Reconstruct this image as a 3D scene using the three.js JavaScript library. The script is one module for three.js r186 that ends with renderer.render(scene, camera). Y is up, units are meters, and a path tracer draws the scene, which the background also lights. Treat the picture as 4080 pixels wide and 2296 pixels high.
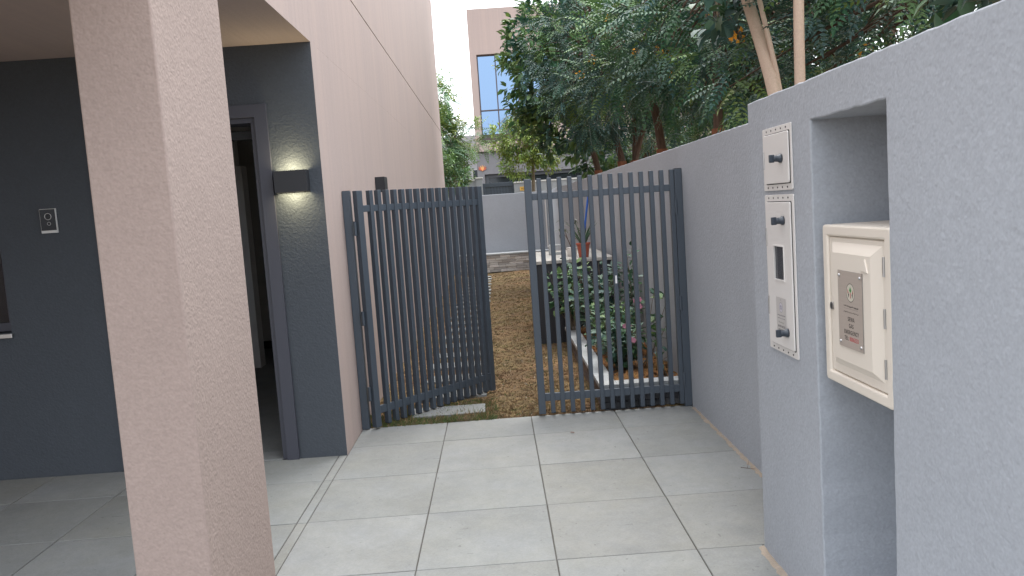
import * as THREE from 'three';
import { RoundedBoxGeometry } from 'three/addons/geometries/RoundedBoxGeometry.js';
import { mergeGeometries, mergeVertices } from 'three/addons/utils/BufferGeometryUtils.js';
import { RectAreaLightUniformsLib } from 'three/addons/lights/RectAreaLightUniformsLib.js';

// ---------------------------------------------------------------- camera, sky, sun, exposure
const scene = new THREE.Scene();
const camera = new THREE.PerspectiveCamera(38.956, 4080 / 2296, 0.05, 400);
camera.position.set(0, 1.5, 0);
camera.rotation.set(-0.0980560, -0.0156010, -0.0688315, 'YXZ');
const renderer = new THREE.WebGLRenderer({ antialias: true });
renderer.setSize(1024, 576);
renderer.toneMapping = THREE.LinearToneMapping;
renderer.toneMappingExposure = 2.85;
renderer.shadowMap.enabled = true;
RectAreaLightUniformsLib.init();

const SUN = new THREE.Vector3(0.12, 0.94, -0.3).normalize();
{
  const W = 256, H = 128, data = new Float32Array(W * H * 4), d = new THREE.Vector3();
  for (let j = 0; j < H; j++) for (let i = 0; i < W; i++) {
    const th = (j + 0.5) / H * Math.PI - Math.PI / 2, ph = ((i + 0.5) / W - 0.5) * 2 * Math.PI;   // row 0 is the nadir
    d.set(Math.cos(th) * Math.cos(ph), Math.sin(th), Math.cos(th) * Math.sin(ph));
    const c = d.dot(SUN), y = Math.max(d.y, 0), k = Math.pow(y, 0.6);
    const glow = 0.75 * Math.pow(0.5 + 0.5 * c, 2) + 0.5 * Math.pow(Math.max(c, 0), 10);
    let r = 0.54 + (0.60 - 0.54) * k + glow, g = 0.58 + (0.655 - 0.58) * k + glow * 0.985, b = 0.64 + (0.75 - 0.64) * k + glow * 0.95;
    if (d.y < 0) { const t = Math.min(1, -d.y * 6); r += (0.22 - r) * t; g += (0.21 - g) * t; b += (0.20 - b) * t; }
    const o = (j * W + i) * 4; data[o] = r; data[o + 1] = g; data[o + 2] = b; data[o + 3] = 1;
  }
  const sky = new THREE.DataTexture(data, W, H, THREE.RGBAFormat, THREE.FloatType);
  sky.mapping = THREE.EquirectangularReflectionMapping; sky.magFilter = THREE.LinearFilter; sky.minFilter = THREE.LinearFilter;
  sky.colorSpace = THREE.LinearSRGBColorSpace; sky.needsUpdate = true;
  scene.background = sky; scene.environment = sky;
}
const sun = new THREE.DirectionalLight(new THREE.Color().setRGB(1, 0.95, 0.87), 0.75);
sun.position.copy(SUN).multiplyScalar(60).add(new THREE.Vector3(0, 0, -12)); sun.target.position.set(0, 0, -12);
sun.castShadow = true; sun.shadow.mapSize.set(2048, 2048); sun.shadow.radius = 40;
Object.assign(sun.shadow.camera, { left: -30, right: 30, top: 30, bottom: -30, near: 1, far: 140 });
scene.add(sun, sun.target);

// ---------------------------------------------------------------- helpers
let seed = 20240517;
function rnd() { seed |= 0; seed = seed + 0x6D2B79F5 | 0; let t = Math.imul(seed ^ seed >>> 15, 1 | seed); t = t + Math.imul(t ^ t >>> 7, 61 | t) ^ t; return ((t ^ t >>> 14) >>> 0) / 4294967296; }
const R = (a, b) => a + (b - a) * rnd();
const V = (x, y, z) => new THREE.Vector3(x, y, z);
const C = (r, g, b) => new THREE.Color().setRGB(r, g, b);

function lattice(n) { const a = new Float32Array(n * n); for (let i = 0; i < a.length; i++) a[i] = rnd(); return a; }
// tileable noise texture field: octaves = [[cellsX, cellsY, weight], ...]
function field(S, octaves) {
  const f = new Float32Array(S * S);
  for (const [cx, cy, w] of octaves) {
    const L = new Float32Array(cx * cy); for (let i = 0; i < L.length; i++) L[i] = rnd() - 0.5;
    for (let y = 0; y < S; y++) {
      const fy = y / S * cy, y0 = Math.floor(fy), ty = fy - y0, sy = ty * ty * (3 - 2 * ty), r0 = (y0 % cy) * cx, r1 = ((y0 + 1) % cy) * cx;
      for (let x = 0; x < S; x++) {
        const fx = x / S * cx, x0 = Math.floor(fx), tx = fx - x0, sx = tx * tx * (3 - 2 * tx), x1 = (x0 + 1) % cx;
        const a = L[r0 + x0] + (L[r0 + x1] - L[r0 + x0]) * sx, b = L[r1 + x0] + (L[r1 + x1] - L[r1 + x0]) * sx;
        f[y * S + x] += w * (a + (b - a) * sy);
      }
    }
  }
  return f;
}
function tex(S, fn, metres, srgb) {
  const d = new Uint8Array(S * S * 4);
  for (let i = 0; i < S * S; i++) { const c = fn(i); d[i * 4] = Math.max(0, Math.min(255, c[0] * 255)); d[i * 4 + 1] = Math.max(0, Math.min(255, c[1] * 255)); d[i * 4 + 2] = Math.max(0, Math.min(255, c[2] * 255)); d[i * 4 + 3] = 255; }
  const t = new THREE.DataTexture(d, S, S); t.wrapS = t.wrapT = THREE.RepeatWrapping; t.magFilter = THREE.LinearFilter; t.minFilter = THREE.LinearMipmapLinearFilter; t.generateMipmaps = true;
  t.repeat.set(1 / metres, 1 / metres); if (srgb) t.colorSpace = THREE.SRGBColorSpace; t.needsUpdate = true; return t;
}
const grey = (f, base, amp) => i => { const v = base + amp * f[i]; return [v, v, v]; };
const std = (col, rough, extra = {}) => new THREE.MeshStandardMaterial({ color: col, roughness: rough, ...extra });

// planar uv in metres, chosen by the dominant direction of each face
function uvm(g, ox = 0, oy = 0) {
  if (g.index) g = g.toNonIndexed();
  const p = g.attributes.position, n = p.count, uv = new Float32Array(n * 2), a = V(), b = V(), c = V(), e = V();
  for (let i = 0; i < n; i += 3) {
    a.fromBufferAttribute(p, i); b.fromBufferAttribute(p, i + 1); c.fromBufferAttribute(p, i + 2);
    e.crossVectors(b.clone().sub(a), c.clone().sub(a));
    const x = Math.abs(e.x), y = Math.abs(e.y), z = Math.abs(e.z);
    [a, b, c].forEach((q, k) => {
      const u = x >= y && x >= z ? q.z : q.x, v = y > x && y > z ? q.z : q.y;
      uv[(i + k) * 2] = u + ox; uv[(i + k) * 2 + 1] = v + oy;
    });
  }
  g.setAttribute('uv', new THREE.BufferAttribute(uv, 2)); return g;
}
function mesh(name, geo, mat, parent = scene) {
  const m = new THREE.Mesh(geo, mat); m.name = name; m.castShadow = m.receiveShadow = true; parent.add(m); return m;
}
const taken = {};
function numbered(n) { const k = taken[n] = (taken[n] ?? -1) + 1; return k ? n + '_' + String(k).padStart(3, '0') : n; }
function tag(o, label, category, group) { o.userData = { label, category }; if (group) o.userData.group = group; return o; }
function thing(name, label, category, pos = [0, 0, 0], turn = 0, group) {
  const o = new THREE.Group(); o.name = numbered(name); o.position.set(...pos); o.rotation.y = turn; scene.add(o); return tag(o, label, category, group);
}
function struct(o) { o.userData = { kind: 'structure' }; return o; }
// box from min to max
function bx(x0, x1, y0, y1, z0, z1) { const g = new THREE.BoxGeometry(x1 - x0, y1 - y0, z1 - z0); g.translate((x0 + x1) / 2, (y0 + y1) / 2, (z0 + z1) / 2); return uvm(g); }
function rbx(x0, x1, y0, y1, z0, z1, r = 0.004, s = 2) { const g = new RoundedBoxGeometry(x1 - x0, y1 - y0, z1 - z0, s, r); g.translate((x0 + x1) / 2, (y0 + y1) / 2, (z0 + z1) / 2); return uvm(g); }
function rect(x0, y0, x1, y1, S = THREE.Shape) { const s = new S(); s.moveTo(x0, y0); s.lineTo(x1, y0); s.lineTo(x1, y1); s.lineTo(x0, y1); s.closePath(); return s; }
function ext(shape, depth, bev = 0) {
  const g = new THREE.ExtrudeGeometry(shape, { depth: depth - 2 * bev, bevelEnabled: bev > 0, bevelThickness: bev, bevelSize: bev, bevelOffset: -bev, bevelSegments: 2, curveSegments: 16 });
  if (bev) g.translate(0, 0, bev); return g;
}
function cyl(r0, r1, h, n = 12) { return new THREE.CylinderGeometry(r1, r0, h, n); }
function tube(pts, r0, r1, seg = 6, steps = 0) {       // tapered tube through points
  const curve = new THREE.CatmullRomCurve3(pts), N = steps || Math.max(2, pts.length * 3), pos = [], idx = [];
  const fr = curve.computeFrenetFrames(N, false);
  for (let i = 0; i <= N; i++) {
    const p = curve.getPointAt(i / N), r = r0 + (r1 - r0) * i / N;
    for (let j = 0; j <= seg; j++) { const a = j / seg * Math.PI * 2, q = p.clone().addScaledVector(fr.normals[i], Math.cos(a) * r).addScaledVector(fr.binormals[i], Math.sin(a) * r); pos.push(q.x, q.y, q.z); }
  }
  for (let i = 0; i < N; i++) for (let j = 0; j < seg; j++) { const a = i * (seg + 1) + j, b = a + seg + 1; idx.push(a, b, a + 1, b, b + 1, a + 1); }
  const g = new THREE.BufferGeometry(); g.setAttribute('position', new THREE.Float32BufferAttribute(pos, 3)); g.setIndex(idx); g.computeVertexNormals(); 
  const uv = []; for (let i = 0; i <= N; i++) for (let j = 0; j <= seg; j++) uv.push(j / seg * 6.28 * r0, i / N * curve.getLength()); g.setAttribute('uv', new THREE.Float32BufferAttribute(uv, 2));
  return g;
}

// ---------------------------------------------------------------- materials
const plF = field(1024, [[14, 14, 0.15], [90, 90, 0.25], [210, 210, 0.7], [400, 400, 0.6]]);
const plBump = tex(1024, grey(plF, 0.5, 0.55), 2.2);
const mottF = field(1024, [[2, 2, 0.4], [6, 6, 0.35], [26, 20, 0.25], [120, 120, 0.3], [300, 300, 0.7], [512, 512, 0.8]]);
const mott = tex(1024, i => { const v = 0.93 + 0.055 * mottF[i]; return [v, v, v]; }, 2.3, true);
const strF = field(512, [[60, 2, 0.5], [160, 3, 0.5], [20, 1, 0.4], [5, 4, 0.5], [200, 200, 0.3]]);
const streak = tex(512, i => { const v = 0.93 + 0.042 * strF[i]; return [v, v * (1 - 0.01 * strF[i]), v * (1 - 0.02 * strF[i])]; }, 2.7, true);
const strBumpF = field(1024, [[120, 3, 0.8], [300, 6, 0.5], [220, 220, 0.6], [400, 400, 0.4]]);
const strBump = tex(1024, grey(strBumpF, 0.5, 0.5), 2.2);
const M = {};
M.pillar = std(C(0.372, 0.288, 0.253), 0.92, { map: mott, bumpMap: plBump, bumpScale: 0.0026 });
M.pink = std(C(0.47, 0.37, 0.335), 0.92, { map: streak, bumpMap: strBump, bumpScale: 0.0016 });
M.darkPaint = std(C(0.066, 0.076, 0.09), 0.85, { map: mott, bumpMap: plBump, bumpScale: 0.003 });
M.greyWall = std(C(0.42, 0.445, 0.485), 0.9, { map: mott, bumpMap: plBump, bumpScale: 0.0016 });
M.greyNiche = std(C(0.325, 0.345, 0.375), 0.9, { map: mott, bumpMap: strBump, bumpScale: 0.004 });
M.frame = std(C(0.048, 0.05, 0.066), 0.5);
M.gate = std(C(0.056, 0.071, 0.09), 0.48);
M.cap = std(C(0.015, 0.016, 0.02), 0.6);
M.black = std(C(0.018, 0.019, 0.023), 0.55);
M.cream = std(C(0.72, 0.655, 0.57), 0.42);
M.white = std(C(0.68, 0.655, 0.63), 0.45);
M.steel = new THREE.MeshStandardMaterial({ color: C(0.5, 0.5, 0.5), metalness: 1, roughness: 0.35 });
M.knob = std(C(0.035, 0.045, 0.06), 0.35);
M.hole = std(C(0.02, 0.02, 0.02), 0.9);
M.glass = new THREE.MeshPhysicalMaterial({ color: C(0.75, 0.8, 0.85), roughness: 0.03, transmission: 1, thickness: 0, ior: 1.5 });
M.dark = std(C(0.03, 0.032, 0.035), 0.8);
M.inside = std(C(0.7, 0.68, 0.64), 0.8);
const conF = field(1024, [[4, 4, 0.5], [13, 13, 0.45], [45, 45, 0.3], [180, 180, 0.3], [420, 420, 0.5]]);
const conG = field(1024, [[5, 7, 0.8], [16, 20, 0.5], [70, 70, 0.4]]);
const conSpot = field(1024, [[60, 60, 1]]);
const concrete = tex(1024, i => { let v = 0.90 + 0.11 * conF[i]; const w = 0.02 * conG[i]; if (conSpot[i] > 0.465) v -= 0.12; return [v + w, v + w * 0.6, v - w * 0.6]; }, 1.7, true);
const conBump = tex(1024, grey(conF, 0.5, 0.5), 1.7);
M.slabs = [[0.258, 0.265, 0.257], [0.244, 0.25, 0.243], [0.255, 0.257, 0.243], [0.27, 0.276, 0.27]].map(c => std(C(...c), 0.82, { map: concrete, bumpMap: conBump, bumpScale: 0.0012 }));
M.joint = std(C(0.075, 0.07, 0.062), 1);
M.sand = std(C(0.36, 0.30, 0.24), 1, { map: concrete, bumpMap: plBump, bumpScale: 0.004 });
M.capStone = std(C(0.47, 0.49, 0.5), 0.75, { map: concrete });
const soilF = field(1024, [[5, 5, 0.6], [17, 17, 0.5], [60, 60, 0.4], [170, 170, 0.6], [430, 430, 0.8]]);
const soilG = field(1024, [[4, 6, 0.8], [14, 14, 0.6], [60, 60, 0.4]]);
const soil = tex(1024, i => { const v = 0.62 + 0.22 * soilF[i], t = Math.max(0, Math.min(1, 0.5 + 0.7 * soilG[i])); return [v * (0.92 - 0.05 * t), v * (0.70 + 0.10 * t), v * (0.54 - 0.02 * t)]; }, 2.9, true);
const soilBump = tex(1024, grey(soilF, 0.5, 0.45), 2.9);
M.lawn = std(C(0.55, 0.50, 0.47), 1, { map: soil, bumpMap: soilBump, bumpScale: 0.02 });
M.redSoil = std(C(0.72, 0.46, 0.30), 1, { map: soil, bumpMap: soilBump, bumpScale: 0.03 });
M.earth = std(C(0.5, 0.45, 0.4), 1, { map: soil });
const barkF = field(512, [[30, 6, 0.6], [90, 14, 0.6], [8, 8, 0.5], [200, 120, 0.5]]);
const bark = tex(512, i => { const v = 0.85 + 0.2 * barkF[i]; return [v, v * 0.98, v * 0.95]; }, 0.6, true), barkB = tex(512, grey(barkF, 0.5, 0.45), 0.6);
M.paleBark = std(C(0.66, 0.50, 0.385), 0.85, { map: mott, bumpMap: barkB, bumpScale: 0.0012 });
M.darkBark = std(C(0.16, 0.105, 0.08), 0.95, { map: bark, bumpMap: barkB, bumpScale: 0.01 });
M.orangeBark = std(C(0.36, 0.15, 0.085), 0.95, { map: bark });
M.greyBark = std(C(0.30, 0.25, 0.19), 0.95, { map: bark, bumpMap: barkB, bumpScale: 0.006 });
M.leaf = new THREE.MeshPhysicalMaterial({ vertexColors: true, roughness: 0.62, transmission: 0.3, thickness: 0, side: THREE.DoubleSide });
M.petal = std(C(1, 1, 1), 0.8, { vertexColors: true, side: THREE.DoubleSide });
M.terracotta = std(C(0.36, 0.085, 0.05), 0.7);
M.stones = [[0.17, 0.125, 0.10], [0.22, 0.17, 0.14], [0.13, 0.11, 0.10], [0.19, 0.15, 0.13]].map(c => std(C(...c), 0.9, { map: concrete, bumpMap: conBump, bumpScale: 0.006 }));
M.slates = [[0.10, 0.105, 0.115], [0.15, 0.15, 0.155], [0.075, 0.08, 0.09]].map(c => std(C(...c), 0.85, { map: concrete, bumpMap: conBump, bumpScale: 0.006 }));
M.paleStones = [[0.55, 0.54, 0.52], [0.4, 0.39, 0.38], [0.64, 0.62, 0.6]].map(c => std(C(...c), 0.9));

// ---------------------------------------------------------------- ground, paving, lawn
{
  const g = new THREE.PlaneGeometry(240, 240, 1, 1); g.rotateX(-Math.PI / 2); g.translate(0, -0.09, -40);
  struct(mesh('ground', uvm(g), M.earth));
}
const WALL = -1.045, FAR = 1.325, NEAR = 1.04, GZ = -5.74, BACK = -5.11;
{
  const paving = new THREE.Group(); paving.name = 'paving'; scene.add(struct(paving));
  mesh('mortar_bed', bx(-4.4, FAR + 0.02, -0.085, -0.005, GZ + 0.004, 1.2), M.joint, paving);
  const rows = [GZ, -5.268, -4.622, -3.977, -3.331, -2.685, -2.04, -1.395, -0.75, -0.105, 0.54, 1.18];
  const gap = 0.0028;
  function slab(x0, x1, z0, z1) {
    const s = rect(x0 + gap, -(z1 - gap), x1 - gap, -(z0 + gap));
    const h = R(-0.0009, 0.0009), g = new THREE.ExtrudeGeometry(s, { depth: 0.036, bevelEnabled: true, bevelThickness: 0.002, bevelSize: 0.002, bevelOffset: -0.002, bevelSegments: 1 });
    g.rotateX(-Math.PI / 2); g.translate(0, -0.038 + h, 0);
    const t = (x0 + x1) / 2, w = (z0 + z1) / 2; g.translate(-t, 0, -w); g.rotateY(R(-0.0025, 0.0025)); g.rotateX(R(-0.0012, 0.0012)); g.translate(t, 0, w);
    mesh('paving_slab', uvm(g, R(0, 9), R(0, 9)), M.slabs[Math.floor(rnd() * 4)], paving);
  }
  for (let j = 0; j < rows.length - 1; j++) {
    const z0 = rows[j], z1 = rows[j + 1];
    for (const [x0, x1] of [[WALL, -0.437], [-0.437, 0.163], [0.163, 0.763]]) slab(x0, x1, z0, z1);
    slab(0.763, z1 > -3.3 ? NEAR + 0.004 : FAR - 0.004, z0, z1);
    if (z1 > BACK) {
      const a = Math.max(z0, BACK + 0.0);
      slab(-1.098, WALL, a, z1);
      for (let k = 0; k < 5; k++) slab(-1.098 - 0.6 * (k + 1), -1.098 - 0.6 * k, a, z1);
    }
  }
  slab(NEAR + 0.004, FAR - 0.004, -3.331, -3.29);
  // mortar and sand left along the foot of the boundary wall
  function fillet(name, x, z0, z1, out, w) {
    const n = Math.ceil(Math.abs(z1 - z0) / 0.03), pos = [], idx = [];
    for (let i = 0; i <= n; i++) { const z = z0 + (z1 - z0) * i / n, a = w * R(0.5, 1.25), h = R(0.004, 0.011); pos.push(x, h, z, x + out * a * 0.5, h * R(0.5, 0.9), z, x + out * a, -0.0015, z); }
    for (let i = 0; i < n; i++) for (let k = 0; k < 2; k++) { const a = i * 3 + k; idx.push(a, a + 3, a + 1, a + 1, a + 3, a + 4); }
    const g = new THREE.BufferGeometry(); g.setAttribute('position', new THREE.Float32BufferAttribute(pos, 3)); g.setIndex(idx); g.computeVertexNormals();
    mesh(name, uvm(g), M.sand, paving);
  }
  fillet('mortar_fillet', FAR, -5.66, -3.29, -1, 0.026); fillet('mortar_fillet', NEAR, -3.3, 0.6, -1, 0.032);
}
const hgt = (x, z) => -0.012 + 0.007 * Math.sin(x * 5.1 + z * 1.7) + 0.006 * Math.sin(x * 2.3 - z * 3.9) + 0.004 * Math.sin(x * 13 + z * 11);
{
  const g = new THREE.PlaneGeometry(2.42, 14.7, 60, 300); g.rotateX(-Math.PI / 2); g.translate(0.15, 0, GZ - 7.35);
  const p = g.attributes.position; for (let i = 0; i < p.count; i++) p.setY(i, hgt(p.getX(i), p.getZ(i)) + R(-0.004, 0.004));
  g.computeVertexNormals(); struct(mesh('lawn_soil', uvm(g), M.lawn));
  const path = new THREE.Group(); path.name = 'stepping_stone_path'; scene.add(struct(path));
  for (let k = 0; k < 21; k++) {
    const z = -5.9 - 0.605 * k + R(-0.02, 0.02), x = R(-0.012, 0.012);
    const s = new RoundedBoxGeometry(0.55, 0.05, 0.265, 1, 0.006); s.rotateY(R(-0.03, 0.03)); s.translate(-0.435 + x, -0.012, z - 0.135);
    mesh('stepping_stone', uvm(s, k * 1.3, k * 0.7), M.slabs[k % 4], path);
  }
}

// ---------------------------------------------------------------- foliage builder
class Leaves {
  constructor() { this.p = []; this.c = []; this.i = []; }
  leaf(p, d, n, L, W, c, fold = 0.15) {
    const s = V().crossVectors(d, n).normalize(), m = p.clone().addScaledVector(d, L * 0.42), b = this.p.length / 3;
    const l = m.clone().addScaledVector(s, W / 2).addScaledVector(n, W * fold), r = m.clone().addScaledVector(s, -W / 2).addScaledVector(n, W * fold), t = p.clone().addScaledVector(d, L).addScaledVector(n, -L * 0.12);
    for (const q of [p, l, t, r]) { this.p.push(q.x, q.y, q.z); this.c.push(c.r, c.g, c.b); }
    this.i.push(b, b + 2, b + 1, b, b + 3, b + 2);
  }
  broad(p, d, n, L, W, c) {      // six-sided leaf with a folded midrib
    const s = V().crossVectors(d, n).normalize(), b = this.p.length / 3, at = (t, w, h) => p.clone().addScaledVector(d, L * t).addScaledVector(s, W * w).addScaledVector(n, L * h);
    for (const q of [at(0, 0, 0), at(0.3, 0.5, 0.07), at(0.72, 0.36, 0.03), at(1, 0, -0.14), at(0.72, -0.36, 0.03), at(0.3, -0.5, 0.07), at(0.5, 0, -0.01)]) { this.p.push(q.x, q.y, q.z); this.c.push(c.r, c.g, c.b); }
    for (let k = 0; k < 6; k++) this.i.push(b + 6, b + k, b + (k + 1) % 6);
  }
  frond(p, d, n, L, pairs, ll, lw, c) {
    const s = V().crossVectors(d, n).normalize(), q = p.clone(), dir = d.clone();
    for (let k = 0; k < pairs; k++) {
      q.addScaledVector(dir, L / pairs); dir.y -= 0.05; dir.normalize();
      const f = Math.sin((k + 1.2) / (pairs + 1) * Math.PI * 0.85 + 0.25);
      for (const sg of [-1, 1]) { const e = dir.clone().multiplyScalar(0.55).addScaledVector(s, sg).addScaledVector(n, R(-0.25, 0.1)).normalize(); this.leaf(q, e, n, ll * f, lw * (0.6 + 0.4 * f), c); }
    }
    this.leaf(q, dir, n, ll, lw, c);
  }
  geo() {
    const g = new THREE.BufferGeometry(); g.setAttribute('position', new THREE.Float32BufferAttribute(this.p, 3)); g.setAttribute('color', new THREE.Float32BufferAttribute(this.c, 3)); g.setIndex(this.i); g.computeVertexNormals(); return g;
  }
}
const rdir = () => { const z = R(-1, 1), a = R(0, 6.283), s = Math.sqrt(1 - z * z); return V(s * Math.cos(a), z, s * Math.sin(a)); };
function vary(c, amt = 0.25) { const k = 1 + R(-amt, amt), y = R(-0.12, 0.16); return C(c[0] * k * (1 + y), c[1] * k, c[2] * k * (1 - y)); }
const G = { deep: [0.046, 0.125, 0.082], mid: [0.064, 0.168, 0.075], light: [0.135, 0.25, 0.08], lime: [0.23, 0.32, 0.055], blue: [0.052, 0.125, 0.108] };

/* a tree: trunk points (world), crown ellipsoids [cx,cy,cz, rx,ry,rz, clumps], leaf style */
function tree(name, label, group, o) {
  const b = o.trunk[0], t = thing(name, label, 'tree', [b[0], b[1], b[2]], 0, group), off = V(...b), rel = a => V(...a).sub(off);
  const trunks = [o.trunk, ...(o.more || [])].map(a => a.map(rel));
  const rr = k => o.radii ? o.radii[k] : o.r * (k ? 0.75 : 1);
  trunks.forEach((pts, k) => mesh('trunk', tube(pts, rr(k), rr(k) * (o.taper ?? 0.6), 10), o.bark || M.darkBark, t));
  if (o.paint) for (const pts of trunks) { const top = pts[0].clone().lerp(pts[1], Math.min(1, (o.paint - b[1]) / (pts[1].y - pts[0].y))); mesh('painted_base', tube([pts[0].clone().setY(0), top], o.r * 1.06, o.r * 1.03, 10, 3), M.orangeBark, t); }
  const lv = new Leaves(), fl = new Leaves(), br = [];
  const forks = trunks.map(p => p[p.length - 1]);
  for (const [cx, cy, cz, rx, ry, rz, n, hole = 0.35] of o.crown) {
    const cc = rel([cx, cy, cz]);
    for (let k = 0; k < n; k++) {
      const d = rdir(), q = cc.clone().add(V(d.x * rx, d.y * ry, d.z * rz).multiplyScalar(hole + (1 - hole) * Math.pow(rnd(), 0.6)));
      if (k % 4 === 0) {
        let f = forks[0]; for (const e of forks) if (e.distanceTo(q) < f.distanceTo(q)) f = e;
        const m = f.clone().lerp(q, 0.55).add(V(R(-0.12, 0.12), R(0.02, 0.2), R(-0.12, 0.12)));
        br.push(tube([f, m, q], o.r * 0.28, 0.004, 4, 5));
      }
      const out = q.clone().sub(cc).normalize().multiplyScalar(0.7), base = rnd() < (o.tipShare ?? 0.15) ? o.tip || G.light : (o.cols || [G.deep, G.mid, G.blue])[Math.floor(rnd() * 3)];
      const col = vary(base, 0.22), m = o.style === 'broad' ? (o.per || 15) : (o.per || 6);
      for (let j = 0; j < m; j++) {
        const e = rdir().multiplyScalar(0.8).add(out).add(V(0, -0.15, 0)).normalize(), nn = V(R(-0.5, 0.5), 1, R(-0.5, 0.5)); nn.addScaledVector(e, -nn.dot(e)).normalize();
        const st = q.clone().add(rdir().multiplyScalar((o.spread ?? 0.13) * rnd())), sc = R(0.75, 1.2) * (o.size || 1), c2 = vary([col.r, col.g, col.b], 0.15);
        if (o.style === 'broad') lv.broad(st.addScaledVector(e, R(0, 0.1)), e, nn, 0.10 * sc, 0.055 * sc, c2);
        else if (o.style === 'small') lv.leaf(st.addScaledVector(e, R(0, 0.12)), e, nn, 0.075 * sc, 0.03 * sc, c2);
        else lv.frond(st, e, nn, R(0.22, 0.34) * sc, o.pairs || 7, 0.065 * sc, 0.026 * sc, c2);
      }
      if (o.flowers && rnd() < o.flowers) for (let j = 0; j < 14; j++) { const e = rdir(); fl.leaf(q.clone().addScaledVector(out, 0.16).add(rdir().multiplyScalar(0.045)), e, rdir(), 0.035, 0.03, vary([0.75, 0.34, 0.03], 0.2)); }
    }
  }
  mesh('crown', lv.geo(), M.leaf, t);
  if (br.length) mesh('limbs', mergeGeometries(br), o.bark || M.darkBark, t);
  if (fl.i.length) mesh('flowers', fl.geo(), M.petal, t).userData.kind = 'stuff';
  return t;
}

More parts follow.
